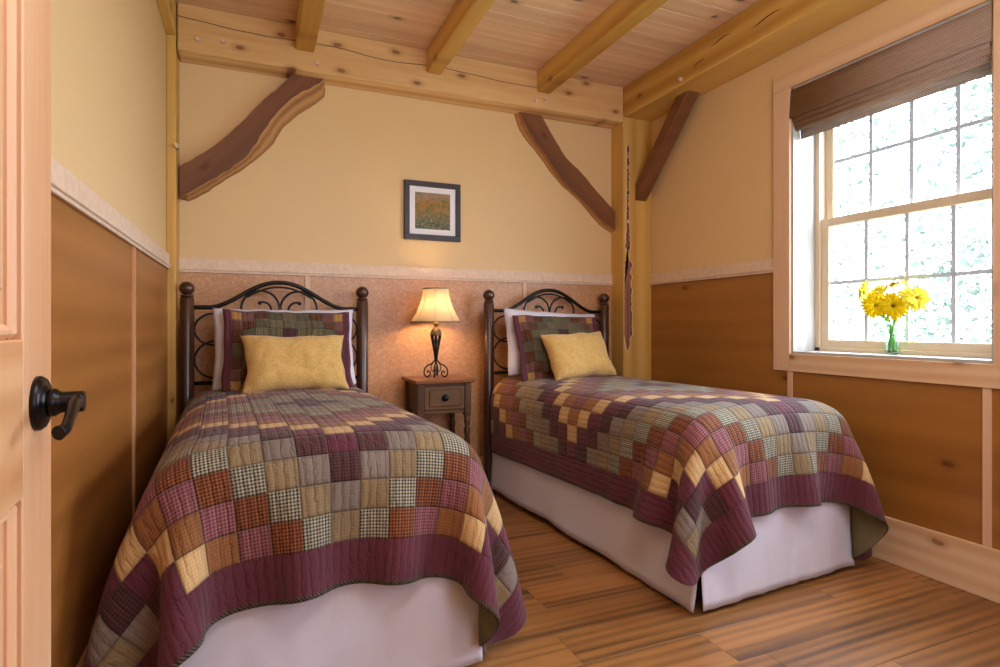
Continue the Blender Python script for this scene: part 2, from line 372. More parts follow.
wl = struct(obj('wall_left', bx(XL - .12, XL, Y0, YB + .1, 0, ZC + .02), 'paint'))
wb = struct(obj('wall_back', bx(XL - .12, XR + .2, YB, YB + .12, 0, ZC + .02), 'paint'))
wf = struct(obj('wall_front', bx(XL - .12, XR + .2, Y0 - .12, Y0, 0, ZC + .02), 'paint'))
wy0, wy1, wz0, wz1 = 1.385, 2.356, .965, 2.451
vy0, vy1 = .305, 1.275
bm = bmesh.new(); T = XR + .2
box(bm, XR, T, Y0, YB + .1, 0, wz0); box(bm, XR, T, Y0, YB + .1, wz1, ZC + .02)
box(bm, XR, T, wy1, YB + .1, wz0, wz1); box(bm, XR, T, vy1, wy0, wz0, wz1); box(bm, XR, T, Y0, vy0, wz0, wz1)
wr = struct(obj('wall_right', bm, 'paint'))
# hinge-side stub wall the door hangs on
struct(obj('wall_stub', bx(XL, -.252, -.0, .135, 0, ZC), 'paint'))
# wainscot panels and battens
for a, b in ((Y0, .2), (.2, 1.42), (1.42, 2.635), (2.635, YB)):
    obj('wainscot_panel', bx(XL, XL + .006, a + .001, b - .001, .1, ZB + .004), 'ply_left', wl)
for y in (.2, 1.42, 2.635): obj('batten', bx(XL, XL + .014, y - .014, y + .014, .2, ZB), 'door_z', wl)
for a, b in ((XL, .3), (.3, 1.78), (1.78, XR)):
    obj('wainscot_panel', bx(a + .001, b - .001, YB - .006, YB, .1, ZB + .004), 'ply_back', wb)
for x in (.3, 1.78): obj('batten', bx(x - .015, x + .015, YB - .013, YB, .2, ZB), 'trim_z', wb)
for a, b, z1 in ((2.36, YB, ZB), (1.41, 2.36, wz0 - .05), (.2, 1.41, wz0 - .05), (Y0, .2, ZB)):
    obj('wainscot_panel', bx(XR - .006, XR, a + .001, b - .001, .1, z1 + .004), 'ply', wr)
for y, z1 in ((2.36, wz0 - .09), (1.41, wz0 - .09)): obj('batten', bx(XR - .013, XR, y - .015, y + .015, .2, z1), 'trim_z', wr)
# chair rails: trim_1 left, trim_2 back, trim_3 right
def rail_bm(axis, a, b, wall, sgn):
    bm = bmesh.new()
    for (d, z0, z1, bv) in ((.016, ZB + .018, ZT, .003), (.024, ZB + .010, ZB + .022, .003), (.018, ZB - .002, ZB + .012, .002)):
        lo, hi = sorted((wall, wall + sgn * d))
        if axis == 'Y': box(bm, lo, hi, a, b, z0, z1, bv)
        else: box(bm, a, b, lo, hi, z0, z1, bv)
    return bm
struct(obj('trim_1', rail_bm('Y', .135, YB, XL, 1), 'rail'), 'embossed pine chair rail on the left wall')
struct(obj('trim_2', rail_bm('X', XL, XR, YB, -1), 'rail'), 'embossed pine chair rail on the back wall')
struct(obj('trim_3', rail_bm('Y', wy1 + .11, YB, XR, -1), 'rail'), 'embossed pine chair rail on the window wall')
struct(obj('baseboard_right', bx(XR - .018, XR, Y0, YB, 0, .213, .003), 'trim_y'), 'wide knotty pine baseboard')
struct(obj('baseboard_left', bx(XL, XL + .018, .135, YB, 0, .213, .003), 'trim_y'))
struct(obj('baseboard_back', bx(XL, XR, YB - .018, YB, 0, .213, .003), 'trim_x'))

# windows
def window(name, y0, y1, casing_right):
    root = struct(link(bpy.data.objects.new(name, None))); root.location = (XR, (y0 + y1) / 2, wz0)
    def P(nm, bm, m, par=root):
        for v in bm.verts: v.co -= root.location
        return obj(nm, bm, m, par)
    cw, ct = .111, .02
    if casing_right: P('casing', bx(XR - ct, XR, y1, y1 + cw, wz0 - .1, wz1, .002), 'trim_z')
    P('casing', bx(XR - ct, XR, y0 - cw, y0, wz0 - .1, wz1, .002), 'trim_z') if casing_right else None
    P('casing', bx(XR - ct, XR, y0 - (cw if casing_right else 0), y1 + (cw if casing_right else -.0005), wz1, wz1 + .087, .002), 'trim_y')
    P('casing', bx(XR - ct - .001, XR, y0 - (cw if casing_right else 0), y1, wz0 - .1, wz0 - .002, .002), 'trim_y')
    D = XR + .18
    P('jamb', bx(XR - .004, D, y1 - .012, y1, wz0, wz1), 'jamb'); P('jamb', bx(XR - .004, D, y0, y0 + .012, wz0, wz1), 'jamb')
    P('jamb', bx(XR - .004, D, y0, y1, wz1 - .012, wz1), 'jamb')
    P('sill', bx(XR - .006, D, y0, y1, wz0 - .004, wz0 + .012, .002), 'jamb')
    a0, a1, b0, b1 = y0 + .004, y1 - .008, wz0 + .012, wz1 - .012
    bm = bmesh.new(); fw = .032
    box(bm, D - .012, D + .075, a1 - fw, a1, b0, b1, .002); box(bm, D - .012, D + .075, a0, a0 + fw * .6, b0, b1, .002)
    box(bm, D - .012, D + .075, a0, a1, b0, b0 + .022, .002); box(bm, D - .012, D + .075, a0, a1, b1 - .03, b1, .002)
    P('window_frame', bm, 'vinyl')
    g0, g1 = y0 + .055, y1 - .088
    for nm, x0, z0, z1 in (('lower_sash', D, b0 + .02, 1.722), ('upper_sash', D + .036, 1.675, b1 - .03)):
        bm = bmesh.new(); x1 = x0 + .032; bot, top = (.045, .048) if nm == 'lower_sash' else (.04, .045)
        box(bm, x0, x1, g1, a1 - fw, z0, z1, .003); box(bm, x0, x1, a0 + fw * .6, g0, z0, z1, .003)
        box(bm, x0, x1, g0, g1, z0, z0 + bot, .003); box(bm, x0, x1, g0, g1, z1 - top, z1, .003)
        s = P(nm, bm, 'vinyl'); loc = root.location
        for k in (1, 2, 3):
            yy = g0 + (g1 - g0) * k / 4
            P('muntin', bx(x0 + .012, x0 + .02, yy - .0095, yy + .0095, z0 + bot, z1 - top), 'grille', s)
        zz = (z0 + bot + z1 - top) / 2
        P('muntin', bx(x0 + .0115, x0 + .0205, g0, g1, zz - .0095, zz + .0095), 'grille', s)
        P('glass', bx(x0 + .021, x0 + .024, g0 - .003, g1 + .003, z0 + bot - .003, z1 - top + .003), 'glass', s)
    return root
window('window_1', wy0, wy1, True)
window('window_2', vy0, vy1 - .0005, False)
pl = bx(XR - .02, XR, vy0 - .111, vy0, wz0 - .1, wz1 + .087, .002); struct(obj('trim_4', pl, 'trim_z'))

# door, open against the left of the doorway
door = struct(link(bpy.data.objects.new('door_1', None)), 'open pine panel door with black lever'); door.location = (-.2075, .14, 0); door.rotation_euler = (0, 0, math.radians(2.3))
def dp(nm, bm, m, par=door, **k): return obj(nm, bm, m, par, **k)
W, Hd, th = .76, 2.03, .035
dp('stile', bx(-th, 0, W - .112, W, .01, Hd, .002), 'door_z'); dp('stile', bx(-th, 0, 0, .112, .01, Hd, .002), 'door_z')
for z0, z1 in ((.01, .24), (.93, 1.105), (Hd - .12, Hd)): dp('rail', bx(-th, 0, .112, W - .112, z0, z1, .002), 'door_y')
for z0, z1 in ((.24, .93), (1.105, Hd - .12)):
    bm = bmesh.new(); y0, y1 = .112, W - .112
    box(bm, -th + .012, -.013, y0, y1, z0, z1)
    for (ya, yb, za, zb_) in ((y0, y0 + .016, z0, z1), (y1 - .016, y1, z0, z1), (y0 + .016, y1 - .016, z0, z0 + .016), (y0 + .016, y1 - .016, z1 - .016, z1)): box(bm, -.02, -.004, ya, yb, za, zb_, .006)
    box(bm, -.02, -.003, y0 + .045, y1 - .045, z0 + .045, z1 - .045, .008)
    dp('panel', bm, 'door_z')
hz, hy = 1.029, W - .062
RX = Matrix.Translation((0, hy, hz)) @ Matrix.Rotation(PI / 2, 4, 'Y')
hd = dp('door_handle', lathe(bmesh.new(), [(.032, 0), (.032, .004), (.029, .008), (.026, .0095), (.021, .010), (.0205, .012)], 32, mat=RX), 'bronze')
dp('lever_neck', lathe(bmesh.new(), [(.0165, .009), (.0165, .018), (.014, .021), (.0125, .024), (.0125, .044), (.0115, .046)], 24, mat=RX), 'bronze', hd)
bm = bmesh.new()
pts = spline([(.037, hy + .006, hz), (.040, hy - .025, hz - .003), (.043, hy - .055, hz - .010), (.044, hy - .080, hz - .018), (.040, hy - .092, hz - .021)], 6)
tube(bm, pts, [.0092 - .0036 * math.sin(PI * min(1, i / (len(pts) - 1)) * .8) for i in range(len(pts))], 12)
for v in bm.verts: v.co.z = hz - .008 + (v.co.z - hz + .008) * 1.15
dp('lever', bm, 'bronze', hd)

# ------------------------------------------------------------------ timber frame
def pegs(parent, pts, axis, r=.012, L=.018):
    for p in pts:
        R = {'Y': Matrix.Rotation(PI / 2, 4, 'X'), 'X': Matrix.Rotation(-PI / 2, 4, 'Y')}[axis]
        b = lathe(bmesh.new(), [(r, -.02), (r, L), (r * .7, L + .004)], 12, mat=Matrix.Translation(Vector(p)) @ R)
        obj('peg', b, 'peg', parent)
YF = 3.603
def timber(nm, bm, m, label, cat, group=None):
    return tag(obj(nm, bm, m), label, cat, group)
tie = timber('ceiling_beam', bx(-.392, 2.519, YF, YB, 2.628, ZC, .006), 'beam_x', 'thick knotty pine beam across the top of the back wall', 'beam', 'heavy ceiling beams')
pegs(tie, [(-.294, YF, 2.702), (-.164, YF, 2.713), (.344, YF, 2.678), (1.791, YF, 2.676), (1.862, YF, 2.702)], 'Y')
bm = bmesh.new()
pts = spline([(-.39, YF - .001, 2.815), (0, YF - .001, 2.79), (.4, YF - .001, 2.80), (.75, YF - .001, 2.775), (1.1, YF - .001, 2.79), (1.6, YF - .001, 2.77), (1.85, YF - .001, 2.775)], 8)
tube(bm, [p + Vector((0, 0, .004 * noise.noise(p * 9))) for p in pts], .0022, 5); obj('crack', bm, 'dark_wood', tie)
sb = timber('ceiling_beam', bx(2.519, XR, Y0, YF + .02, 2.668, ZC, .008), 'beam_y', 'golden pine beam running along the top of the window wall', 'beam', 'heavy ceiling beams')
pegs(sb, [(2.519, 2.968, 2.70)], 'X')
for y, z, L in ((2.55, 2.80, .16), (2.2, 2.765, .2), (2.75, 2.74, .12), (1.75, 2.79, .14)):
    bm = bmesh.new(); tube(bm, [(2.519, y + L * q, z + .008 * math.sin(q * 5)) for q in (0, .25, .5, .75, 1)], [.0008, .003, .0035, .003, .0008], 6); obj('crack', bm, 'dark_wood', sb)
timber('ceiling_beam', bx(XL, -.40, .14, YF, 2.70, ZC, .004), 'beam_y', 'thin sliver of pine beam above the left wall', 'beam', 'heavy ceiling beams')
for x0, x1, lb in ((.219, .325, 'pine ceiling joist nearest the left wall, above the left bed'), (1.012, 1.11, 'middle pine ceiling joist, above and left of the picture'), (1.803, 1.903, 'pine ceiling joist nearest the window wall, meeting above the right brace')):
    timber('ceiling_joist', bx(x0, x1, Y0, YF + .03, 2.742, ZC, .006), 'beam_y', lb, 'joist', 'ceiling joists')
# right post with a bark inclusion down its face
rp = timber('corner_post', bx(2.519, XR, YF, YB, 0, ZC, .005), 'beam_z', 'yellow pine post with bark streak between right bed and window wall', 'post', 'corner posts')
bm = bmesh.new(); L_, R_ = [], []
for i in range(141):
    z = .93 + i * (2.46 - .93) / 140; q = i / 140
    w = max(.0015, (.030 + .050 * max(0, min(1, (1.85 - z) * 4)) + .022 * noise.noise(Vector((z * 7, 3, 0)))) * (1 - .6 * q)) * min(1, i / 14 + .06) * (1.0 if abs(q - .47) > .03 else .2)
    cx = 2.557 + .006 * noise.noise(Vector((z * 4, 0, 5))) - .004 * (1 - q)
    jag = .014 * noise.noise(Vector((z * 25, 9, 1))) + .012 * noise.noise(Vector((z * 60, 2, 1)))
    L_.append((max(2.526, cx - w / 2 + jag), z)); R_.append((cx + w / 2 + .016 * noise.noise(Vector((z * 22, 1, 8))) + .014 * noise.noise(Vector((z * 66, 1, 3))), z))
prism(bm, L_ + R_[::-1], L_ + R_[::-1], 0, 'Y', YF - .003, YF + .004); obj('bark_streak', bm, 'bark', rp)
bm = bmesh.new(); Lw = [(max(2.523, x - .008 - .006 * noise.noise(Vector((z * 9, 2, 2)))), z) for x, z in L_]; Rw = [(x + .008 + .006 * noise.noise(Vector((z * 9, 7, 2))), z) for x, z in R_]
prism(bm, Lw + Rw[::-1], Lw + Rw[::-1], 0, 'Y', YF - .0015, YF + .004); obj('sapwood_lip', bm, 'sap', rp)
pegs(rp, [(2.545, YF, 1.893), (2.53, YF, 2.085)], 'Y', .011, .02)
lp = timber('corner_post', bx(XL, -.398, YF, YB, 0, ZC, .006, seg=2), 'beam_z', 'narrow rough pine post in the back corner behind left bed', 'post', 'corner posts')
pegs(lp, [(-.392, YF, 2.097)], 'Y', .011, .03)
# knee braces
fu = [(-.389, 2.012), (-.213, 2.151), (-.065, 2.31), (.054, 2.457), (.165, 2.575), (.20, 2.628)]
fl = [(-.389, 1.836), (-.213, 1.965), (-.048, 2.101), (.019, 2.22), (.106, 2.362), (.212, 2.49), (.36, 2.60), (.39, 2.628)]
bl = [(-.389, 1.845), (-.332, 1.843), (-.168, 1.968), (-.015, 2.095), (.09, 2.202), (.161, 2.326), (.271, 2.437), (.397, 2.544), (.40, 2.628)]
def curve2(pts, n):
    p = spline([(a, 0, b) for a, b in pts], 10); L = [0]
    for a, b in zip(p, p[1:]): L.append(L[-1] + (b - a).length)
    out = []
    for k in range(n):
        s = L[-1] * k / (n - 1); i = max(j for j in range(len(L)) if L[j] <= s + 1e-9); i = min(i, len(p) - 2)
        f = (s - L[i]) / max(1e-9, L[i + 1] - L[i]); q = p[i].lerp(p[i + 1], f); out.append((q.x, q.z))
    return out
def rough(pts, amp, sd):
    return [(x + amp * noise.noise(Vector((x * 22, z * 22, sd))), z + amp * noise.noise(Vector((x * 22, z * 22, sd + 5)))) for x, z in pts]
def brace(front_hi, front_lo, back_hi, back_lo, yf, yb, label):
    n = 30
    A = rough(curve2(front_hi, n), .004, 1); B = rough(curve2(front_lo, n), .008, 2); Cc = rough(curve2(back_hi, n), .003, 3); D = rough(curve2(back_lo, n), .006, 4)
    bm = prism(bmesh.new(), A + B[::-1], Cc + D[::-1], 1, 'Y', yf, yb)
    o = timber('knee_brace', bm, ['walnut', 'live'], label, 'brace', 'knee braces')
    # give the plank its own axes so that the grain runs along it
    p, q = A[2], A[-3]; a = math.atan2(q[1] - p[1], q[0] - p[0]); c = Vector(((p[0] + q[0]) / 2, (yf + yb) / 2, (p[1] + q[1]) / 2))
    T = Matrix.Translation(c) @ Matrix.Rotation(-a, 4, 'Y'); o.data.transform(T.inverted()); o.matrix_world = T
    return o
up = [(x - .012 * .7, z + .010) for x, z in fu]
brace(fu, fl, up, bl, 3.685, 3.765, 'curved live-edge walnut brace at upper left, above left bed')
rl = [(1.700, 2.628), (1.751, 2.507), (1.891, 2.36), (2.064, 2.174), (2.242, 2.047), (2.396, 1.9), (2.519, 1.83)]
rl_f = [(1.722, 2.628), (1.799, 2.487), (1.939, 2.328), (2.097, 2.154), (2.261, 2.027), (2.413, 1.907), (2.519, 1.846)]
rr = [(1.890, 2.628), (1.981, 2.498), (2.097, 2.346), (2.216, 2.256), (2.367, 2.114), (2.519, 1.984)]
brace(rr, rl_f, [(x + .005, z + .005) for x, z in rr], rl, 3.71, 3.765, 'curved live-edge walnut brace left of the right corner post')
sidep = [(3.603, 2.055), (3.603, 2.175), (3.149, 2.672), (3.02, 2.672)]
bm = prism(bmesh.new(), sidep, sidep, 0, 'X', 2.622, 2.725); bmesh.ops.bevel(bm, geom=bm.edges[:], offset=.005, affect='EDGES')
timber('knee_brace', bm, ['walnut_y', 'walnut_y'], 'straight brown brace between the corner post and window-wall beam', 'brace', 'knee braces')

# ------------------------------------------------------------------ beds
def make_bed(label):
    b = thing('twin_bed', label, 'bed', group='twin beds')
    hw = .48
    for s in (-1, 1):
        post = obj('bed_post', lathe(bmesh.new(), [(.030, .0), (.036, .02), (.036, 1.268), (.033, 1.272), (.028, 1.276)], 20, (s * hw, 0, 0)), 'dark_wood', b)
        obj('finial', lathe(bmesh.new(), [(.024, 1.272), (.034, 1.283), (.034, 1.287), (.030, 1.290)] + [(.0395 * math.cos(a), 1.325 + .0385 * math.sin(a)) for a in [(-64 + 154 * i / 14) * PI / 180 for i in range(15)]], 20, (s * hw, 0, 0)), 'dark_wood', post)
    def arch(off):
        pts = []
        for i in range(57):
            q = -1 + 2 * i / 56; a = abs(q)
            z = 1.222 + .15 * (.5 + .5 * math.cos(PI * min(1, max(0, (a - .02) / .80)))) ** .85
            pts.append((q * (hw - .03), 0, z - off))
        return pts
    bm = bmesh.new(); tube(bm, arch(0), .0125, 10); obj('arch_bar', bm, 'iron', b, True)
    bm = bmesh.new(); pts = arch(.028)
    tube(bm, pts[17:-17], .006, 8); obj('inner_arch', bm, 'iron', b, True)
    for z in (.80, .42):
        bm = bmesh.new(); tube(bm, [(-hw + .03, 0, z), (hw - .03, 0, z)], .011, 8); obj('cross_bar', bm, 'iron', b, True)
    # paired scrolls springing from the middle
    for s in (-1, 1):
        c = Vector((s * .105, 0, 1.222)); pts = []
        pts += [(s * .004, 0, .82), (s * .004, 0, 1.0), (s * .005, 0, 1.15)]
        for i in range(40):
            a = (-10 + i * 12) * PI / 180; rr_ = .102 if a < 190 * PI / 180 else .102 - .072 * ((a - 190 * PI / 180) / (268 * PI / 180))
            pts.append((c.x - s * rr_ * math.cos(a), 0, c.z + rr_ * .98 * math.sin(a)))
        bm = bmesh.new(); tube(bm, pts, .0065, 8)
        bmesh.ops.create_uvsphere(bm, u_segments=10, v_segments=8, radius=.011, matrix=Matrix.Translation(pts[-1]))
        obj('scroll', bm, 'iron', b, True)
        # C scrolls against each post, upper and lower
        for zc, r0, sp in ((1.10, .095, 0), (.93, .115, 1)):
            pts = []; x0 = s * (hw - .035 - r0)
            for i in range(30):
                a = (100 - i * (7.2 if not sp else 11.5)) * PI / 180
                rr_ = r0 * (1 if i < 18 else 1 - .045 * (i - 18) * sp)
                pts.append((x0 + s * rr_ * math.cos(a), 0, zc + rr_ * .92 * math.sin(a)))
            bm = bmesh.new(); tube(bm, pts, .006, 8); obj('side_scroll', bm, 'iron', b, True)
        # side rails and foot leg
        obj('side_rail', bx(s * .44 - .015, s * .44 + .015, -1.80, -.03, .20, .24), 'iron', b)
        obj('leg', lathe(bmesh.new(), [(.024, 0), (.024, .02), (.016, .03), (.016, .21)], 14, (s * .40, -1.72, 0)), 'iron', b)
        obj('leg', lathe(bmesh.new(), [(.024, 0), (.024, .02), (.016, .03), (.016, .21)], 14, (s * .425, -1.05, 0)), 'iron', b)
    obj('cross_rail', bx(-.44, .44, -1.80, -1.77, .20, .24), 'iron', b)
    return b
BEDS = [((.135, 3.63), 2.5), ((1.93, 3.66), 4.0)]
bed1 = make_bed('left twin bed with dark wood posts and scrolled iron headboard')
bed2 = copy_tree(bed1); bed2['label'] = 'right twin bed with scrolled iron headboard, beside the corner post'
for b, ((x, y), a) in zip((bed1, bed2), BEDS): b.location = (x, y, 0); b.rotation_euler = (0, 0, math.radians(a))

# bed skirts: side panels and a foot panel of white cotton, with open corner pleats
def skirt_panel(p0, p1, nrm, flare0, flare1, hem, seed, ztop=.45):
    bm = bmesh.new(); n, m = 60, 14; G = []
    for i in range(n + 1):
        s = i / n; row = []
        for j in range(m + 1):
            q = j / m; base = Vector(p0).lerp(Vector(p1), s)
            fl = flare0 * max(0, 1 - s / .22) ** 1.6 + flare1 * max(0, 1 - (1 - s) / .22) ** 1.6
            w = .010 * noise.noise(Vector((s * 7, q * 1.2, seed))) + .006 * noise.noise(Vector((s * 19, q * 2, seed + 3)))
            off = .002 + (w + .016) * q ** 2.2 + fl * q ** 5
            z = ztop + (hem(s) - ztop) * q
            row.append(bm.verts.new((base.x + nrm[0] * off, base.y + nrm[1] * off, z)))
        G.append(row)
    for i in range(n):
        for j in range(m): bm.faces.new((G[i][j], G[i + 1][j], G[i + 1][j + 1], G[i][j + 1]))
    return bm
def solid(o, th, off=1, sub=0):
    md = o.modifiers.new('solidify', 'SOLIDIFY'); md.thickness = th; md.offset = off
    if sub: sm = o.modifiers.new('subdivide', 'SUBSURF'); sm.levels = sub; sm.render_levels = sub
def make_skirt(label, seed, loc, ang):
    r = thing('bed_skirt', label, 'bed skirt', (loc[0], loc[1], 0), (0, 0, math.radians(ang)), 'white bed skirts')
    hem = lambda s: .022 + .012 * noise.noise(Vector((s * 3, seed, 0)))
    o = obj('side_panel', skirt_panel((-.475, -.05, 0), (-.475, -1.868, 0), (-1, 0), 0, .02, lambda s: .045 - .03 * s + .01 * noise.noise(Vector((s * 4, seed, 2))), seed + 1), 'white', r, True); solid(o, .002)
    o = obj('side_panel', skirt_panel((.475, -.05, 0), (.475, -1.855, 0), (1, 0), 0, .0, lambda s: .04 - .02 * s, seed + 2), 'white', r, True); solid(o, .002)
    o = obj('foot_panel', skirt_panel((-.477, -1.865, 0), (.47, -1.865, 0), (0, -1), .006, .0, hem, seed + 3), 'white', r, True); solid(o, .002)
    o = obj('deck', bx(-.475, .475, -1.86, -.05, .40, .452, .01), 'white', r)
    return r
make_skirt('white cotton bed skirt under the left patchwork quilt', 3.0, *BEDS[0])
make_skirt('white cotton bed skirt under the right quilt, corner pleat open', 8.0, *BEDS[1])

# quilts: a coarse cloth dropped over the mattress shape
def drape(bx_loc, ang, xoff, seed, steps=230):
    cell = PATCH / 2; nu = 45; hu = 9.5 * PATCH + .128; vf, vh = 12.5 * PATCH + .13, .95
    nv = 51
    U = np.linspace(-hu, hu, nu); V = np.linspace(-vf, vh, nv); YC = -.99
    X = np.zeros((nu, nv, 3)); X[..., 0] = U[:, None] + xoff; X[..., 1] = V[None, :] + YC; X[..., 2] = .79
    UU, VV = np.meshgrid(U, V, indexing='ij'); ca_ = np.clip((np.abs(UU) - (hu - .26)) / .26, 0, 1) * np.clip((-VV - (vf - .26)) / .26, 0, 1)
    UU = UU - np.sign(UU) * .07 * ca_ ** 2; VV = VV + .07 * ca_ ** 2; X[..., 0] = UU + xoff; X[..., 1] = VV + YC; X0 = X.copy(); X0[..., 2] = 0; X0 = X0.reshape(-1, 3)
    rng = np.random.RandomState(seed); X[..., 2] += rng.rand(nu, nv) * .004
    du, dv = U[1] - U[0], V[1] - V[0]
    ca, sa = math.cos(math.radians(ang)), math.sin(math.radians(ang))
    groups = []
    I, J = np.meshgrid(np.arange(nu), np.arange(nv), indexing='ij'); idx = I * nv + J
    def add(a, b, L, k): groups.append((a.ravel(), b.ravel(), np.linalg.norm(X0[a.ravel()] - X0[b.ravel()], axis=1), k))
    for p in (0, 1):
        m = np.arange(p, nu - 1, 2); add(idx[m, :], idx[m + 1, :], du, 1.0)
        m = np.arange(p, nv - 1, 2); add(idx[:, m], idx[:, m + 1], dv, 1.0)
    dd = math.hypot(du, dv)
    for p in (0, 1):
        m = np.arange(p, nu - 1, 2); add(idx[m, :-1], idx[m + 1, 1:], dd, .22); add(idx[m, 1:], idx[m + 1, :-1], dd, .22)
    for q in (0, 2):
        m = np.array([i for i in range(nu - 2) if i % 4 in (q, q + 1)]); add(idx[m, :], idx[m + 2, :], 2 * du, .28)
        m = np.array([i for i in range(nv - 2) if i % 4 in (q, q + 1)]); add(idx[:, m], idx[:, m + 2], 2 * dv, .28)
    Q = X.reshape(-1, 3).copy(); Vv = np.zeros_like(Q); dt = 1 / 60
    ctr = np.array([0, -.78, .37]); half = np.array([.482, 1.085, .372]); R = .125; gap = .020
    hold = idx[nu // 2 - 8:nu // 2 + 9, -1].ravel(); holdp = Q[hold].copy()
    for st in range(steps):
        P0 = Q.copy(); Vv[:, 2] -= 9.8 * dt; Vv *= .965; Q = Q + Vv * dt
        for it in range(14):
            for a, b, L, k in groups:
                d = Q[b] - Q[a]; l = np.linalg.norm(d, axis=1); c = (d * ((l - L) / np.maximum(l, 1e-9) * .5 * k)[:, None]); Q[a] += c; Q[b] -= c
            # mattress
            p = Q - ctr; r1 = .05; q = np.abs(p[:, :2]) - (half[:2] - r1); qo = np.maximum(q, 0); ln = np.linalg.norm(qo, axis=1)
            d2 = ln + np.minimum(q.max(axis=1), 0) - r1
            g2 = np.where((ln > 1e-9)[:, None], qo / np.maximum(ln, 1e-9)[:, None], np.stack([q[:, 0] >= q[:, 1], q[:, 0] < q[:, 1]], 1)) * np.sign(p[:, :2])
            w1 = d2 + R; w2 = p[:, 2] - (half[2] - R) - .03 * np.clip(1 - (p[:, 0] / .46) ** 2, 0, 1)
            wo = np.stack([np.maximum(w1, 0), np.maximum(w2, 0)], 1); lw_ = np.linalg.norm(wo, axis=1)
            d = lw_ + np.minimum(np.maximum(w1, w2), 0) - R
            hit = (d < gap)
            n = np.concatenate([g2 * wo[:, :1], wo[:, 1:]], 1) / np.maximum(lw_, 1e-9)[:, None]
            n[lw_ < 1e-9] = (0, 0, 1)
            Q[hit] += n[hit] * (gap - d[hit])[:, None]
            mv = Q[hit] - P0[hit]; tn = mv - n[hit] * (mv * n[hit]).sum(1)[:, None]; Q[hit] -= tn * .10
            low = Q[:, 2] < .03; Q[low, 2] = .03
            wx = bx_loc[0] + Q[:, 0] * ca - Q[:, 1] * sa
            slack = .8 * max(0, 1 - st / 110); pen = np.maximum(XL + .03 - slack - wx, 0) - np.maximum(wx - (XR - .04) - slack, 0); Q[:, 0] += pen * ca; Q[:, 1] -= pen * sa
            Q[hold, :2] = holdp[:, :2]
        Vv = (Q - P0) / dt
        sp = np.linalg.norm(Vv, axis=1); mxs = np.maximum(sp / 3.0, 1); Vv /= mxs[:, None]
    return Q.reshape(nu, nv, 3), UU, VV
def make_quilt(label, bed, xoff, seed):
    (loc, ang) = bed
    Q, U, V = drape(loc, ang, xoff, seed)
    nu, nv = U.shape; me = bpy.data.meshes.new('quilt')
    vs = [tuple(map(float, Q[i, j])) for i in range(nu) for j in range(nv)]
    fs = [(i * nv + j, (i + 1) * nv + j, (i + 1) * nv + j + 1, i * nv + j + 1) for i in range(nu - 1) for j in range(nv - 1)]
    me.from_pydata(vs, [], fs); uvl = me.uv_layers.new(name='quilt')
    for lp_ in me.loops:
        i, j = divmod(lp_.vertex_index, nv); uvl.data[lp_.index].uv = (float(U[i, j]), float(V[i, j]))
    for p in me.polygons: p.use_smooth = True
    for m in ('quilt', 'backing', 'binding'): me.materials.append(M[m])
    o = link(bpy.data.objects.new('quilt', me)); o.location = (loc[0], loc[1], 0); o.rotation_euler = (0, 0, math.radians(ang))
    md = o.modifiers.new('subdivide', 'SUBSURF'); md.levels = 2; md.render_levels = 2
    md = o.modifiers.new('solidify', 'SOLIDIFY'); md.thickness = .011; md.offset = -1; md.material_offset = 1; md.material_offset_rim = 2
    return tag(o, label, 'quilt', 'patchwork quilts')
make_quilt('plum and tan patchwork quilt draped over the left bed', BEDS[0], .012, 1)
make_quilt('plum and tan patchwork quilt on right bed, lit by window', BEDS[1], .035, 2)

# pillows
def pillow_bm(w, h, T, flange=0.0, pinch=.05, sd=0, n=34, m=26, wr=.014, uv=False):
    bm = bmesh.new(); V = {}
    ul = bm.loops.layers.uv.new('quilt')
    for side in (1, -1):
        for i in range(n + 1):
            for j in range(m + 1):
                edge = i in (0, n) or j in (0, m)
                if edge and side == -1: V[side, i, j] = V[1, i, j]; continue
                s, t = -1 + 2 * i / n, -1 + 2 * j / m
                s = math.sin(s * PI / 2) * .35 + s * .65; t = math.sin(t * PI / 2) * .35 + t * .65
                x = w / 2 * s * (1 - pinch * (1 - t * t) * s * s); z = h / 2 * t * (1 - pinch * (1 - s * s) * t * t)
                fs = max(0, 1 - abs(s) / (1 - 2 * flange / w)) if flange else 1 - abs(s)
                ft = max(0, 1 - abs(t) / (1 - 2 * flange / h)) if flange else 1 - abs(t)
                th = T / 2 * (min(1, fs * 1.9) * (2 - min(1, fs * 1.9))) ** .6 * (min(1, ft * 1.9) * (2 - min(1, ft * 1.9))) ** .6
                th += .003
                wv = wr * noise.noise(Vector((x * 9, z * 9, sd + side * 4))) + wr * .5 * noise.noise(Vector((x * 24, z * 24, sd)))
                V[side, i, j] = bm.verts.new((x + wr * .6 * noise.noise(Vector((z * 11, sd, 2))), -side * (th + wv * min(1, th * 30)) if not edge else 0, z + wr * .6 * noise.noise(Vector((x * 11, sd, 7)))))
                V[side, i, j].index = 0
        for i in range(n):
            for j in range(m):
                f = bm.faces.new((V[side, i, j], V[side, i + 1, j], V[side, i + 1, j + 1], V[side, i, j + 1])); f.smooth = True
                for lp_, (a, b) in zip(f.loops, ((i, j), (i + 1, j), (i + 1, j + 1), (i, j + 1))):
                    lp_[ul].uv = ((-1 + 2 * a / n) * w / 2, (-1 + 2 * b / m) * h / 2)
    return bm
def place_pillow(name, label, cat, group, mat, bm, x, y, zc, lean, yaw, roll=0.0):
    o = obj(name, bm, mat, None, True)
    o.matrix_world = Matrix.Translation((x, y, zc)) @ Matrix.Rotation(math.radians(yaw), 4, 'Z') @ Matrix.Rotation(math.radians(-lean), 4, 'X') @ Matrix.Rotation(math.radians(roll), 4, 'Y')
    return tag(o, label, cat, group)
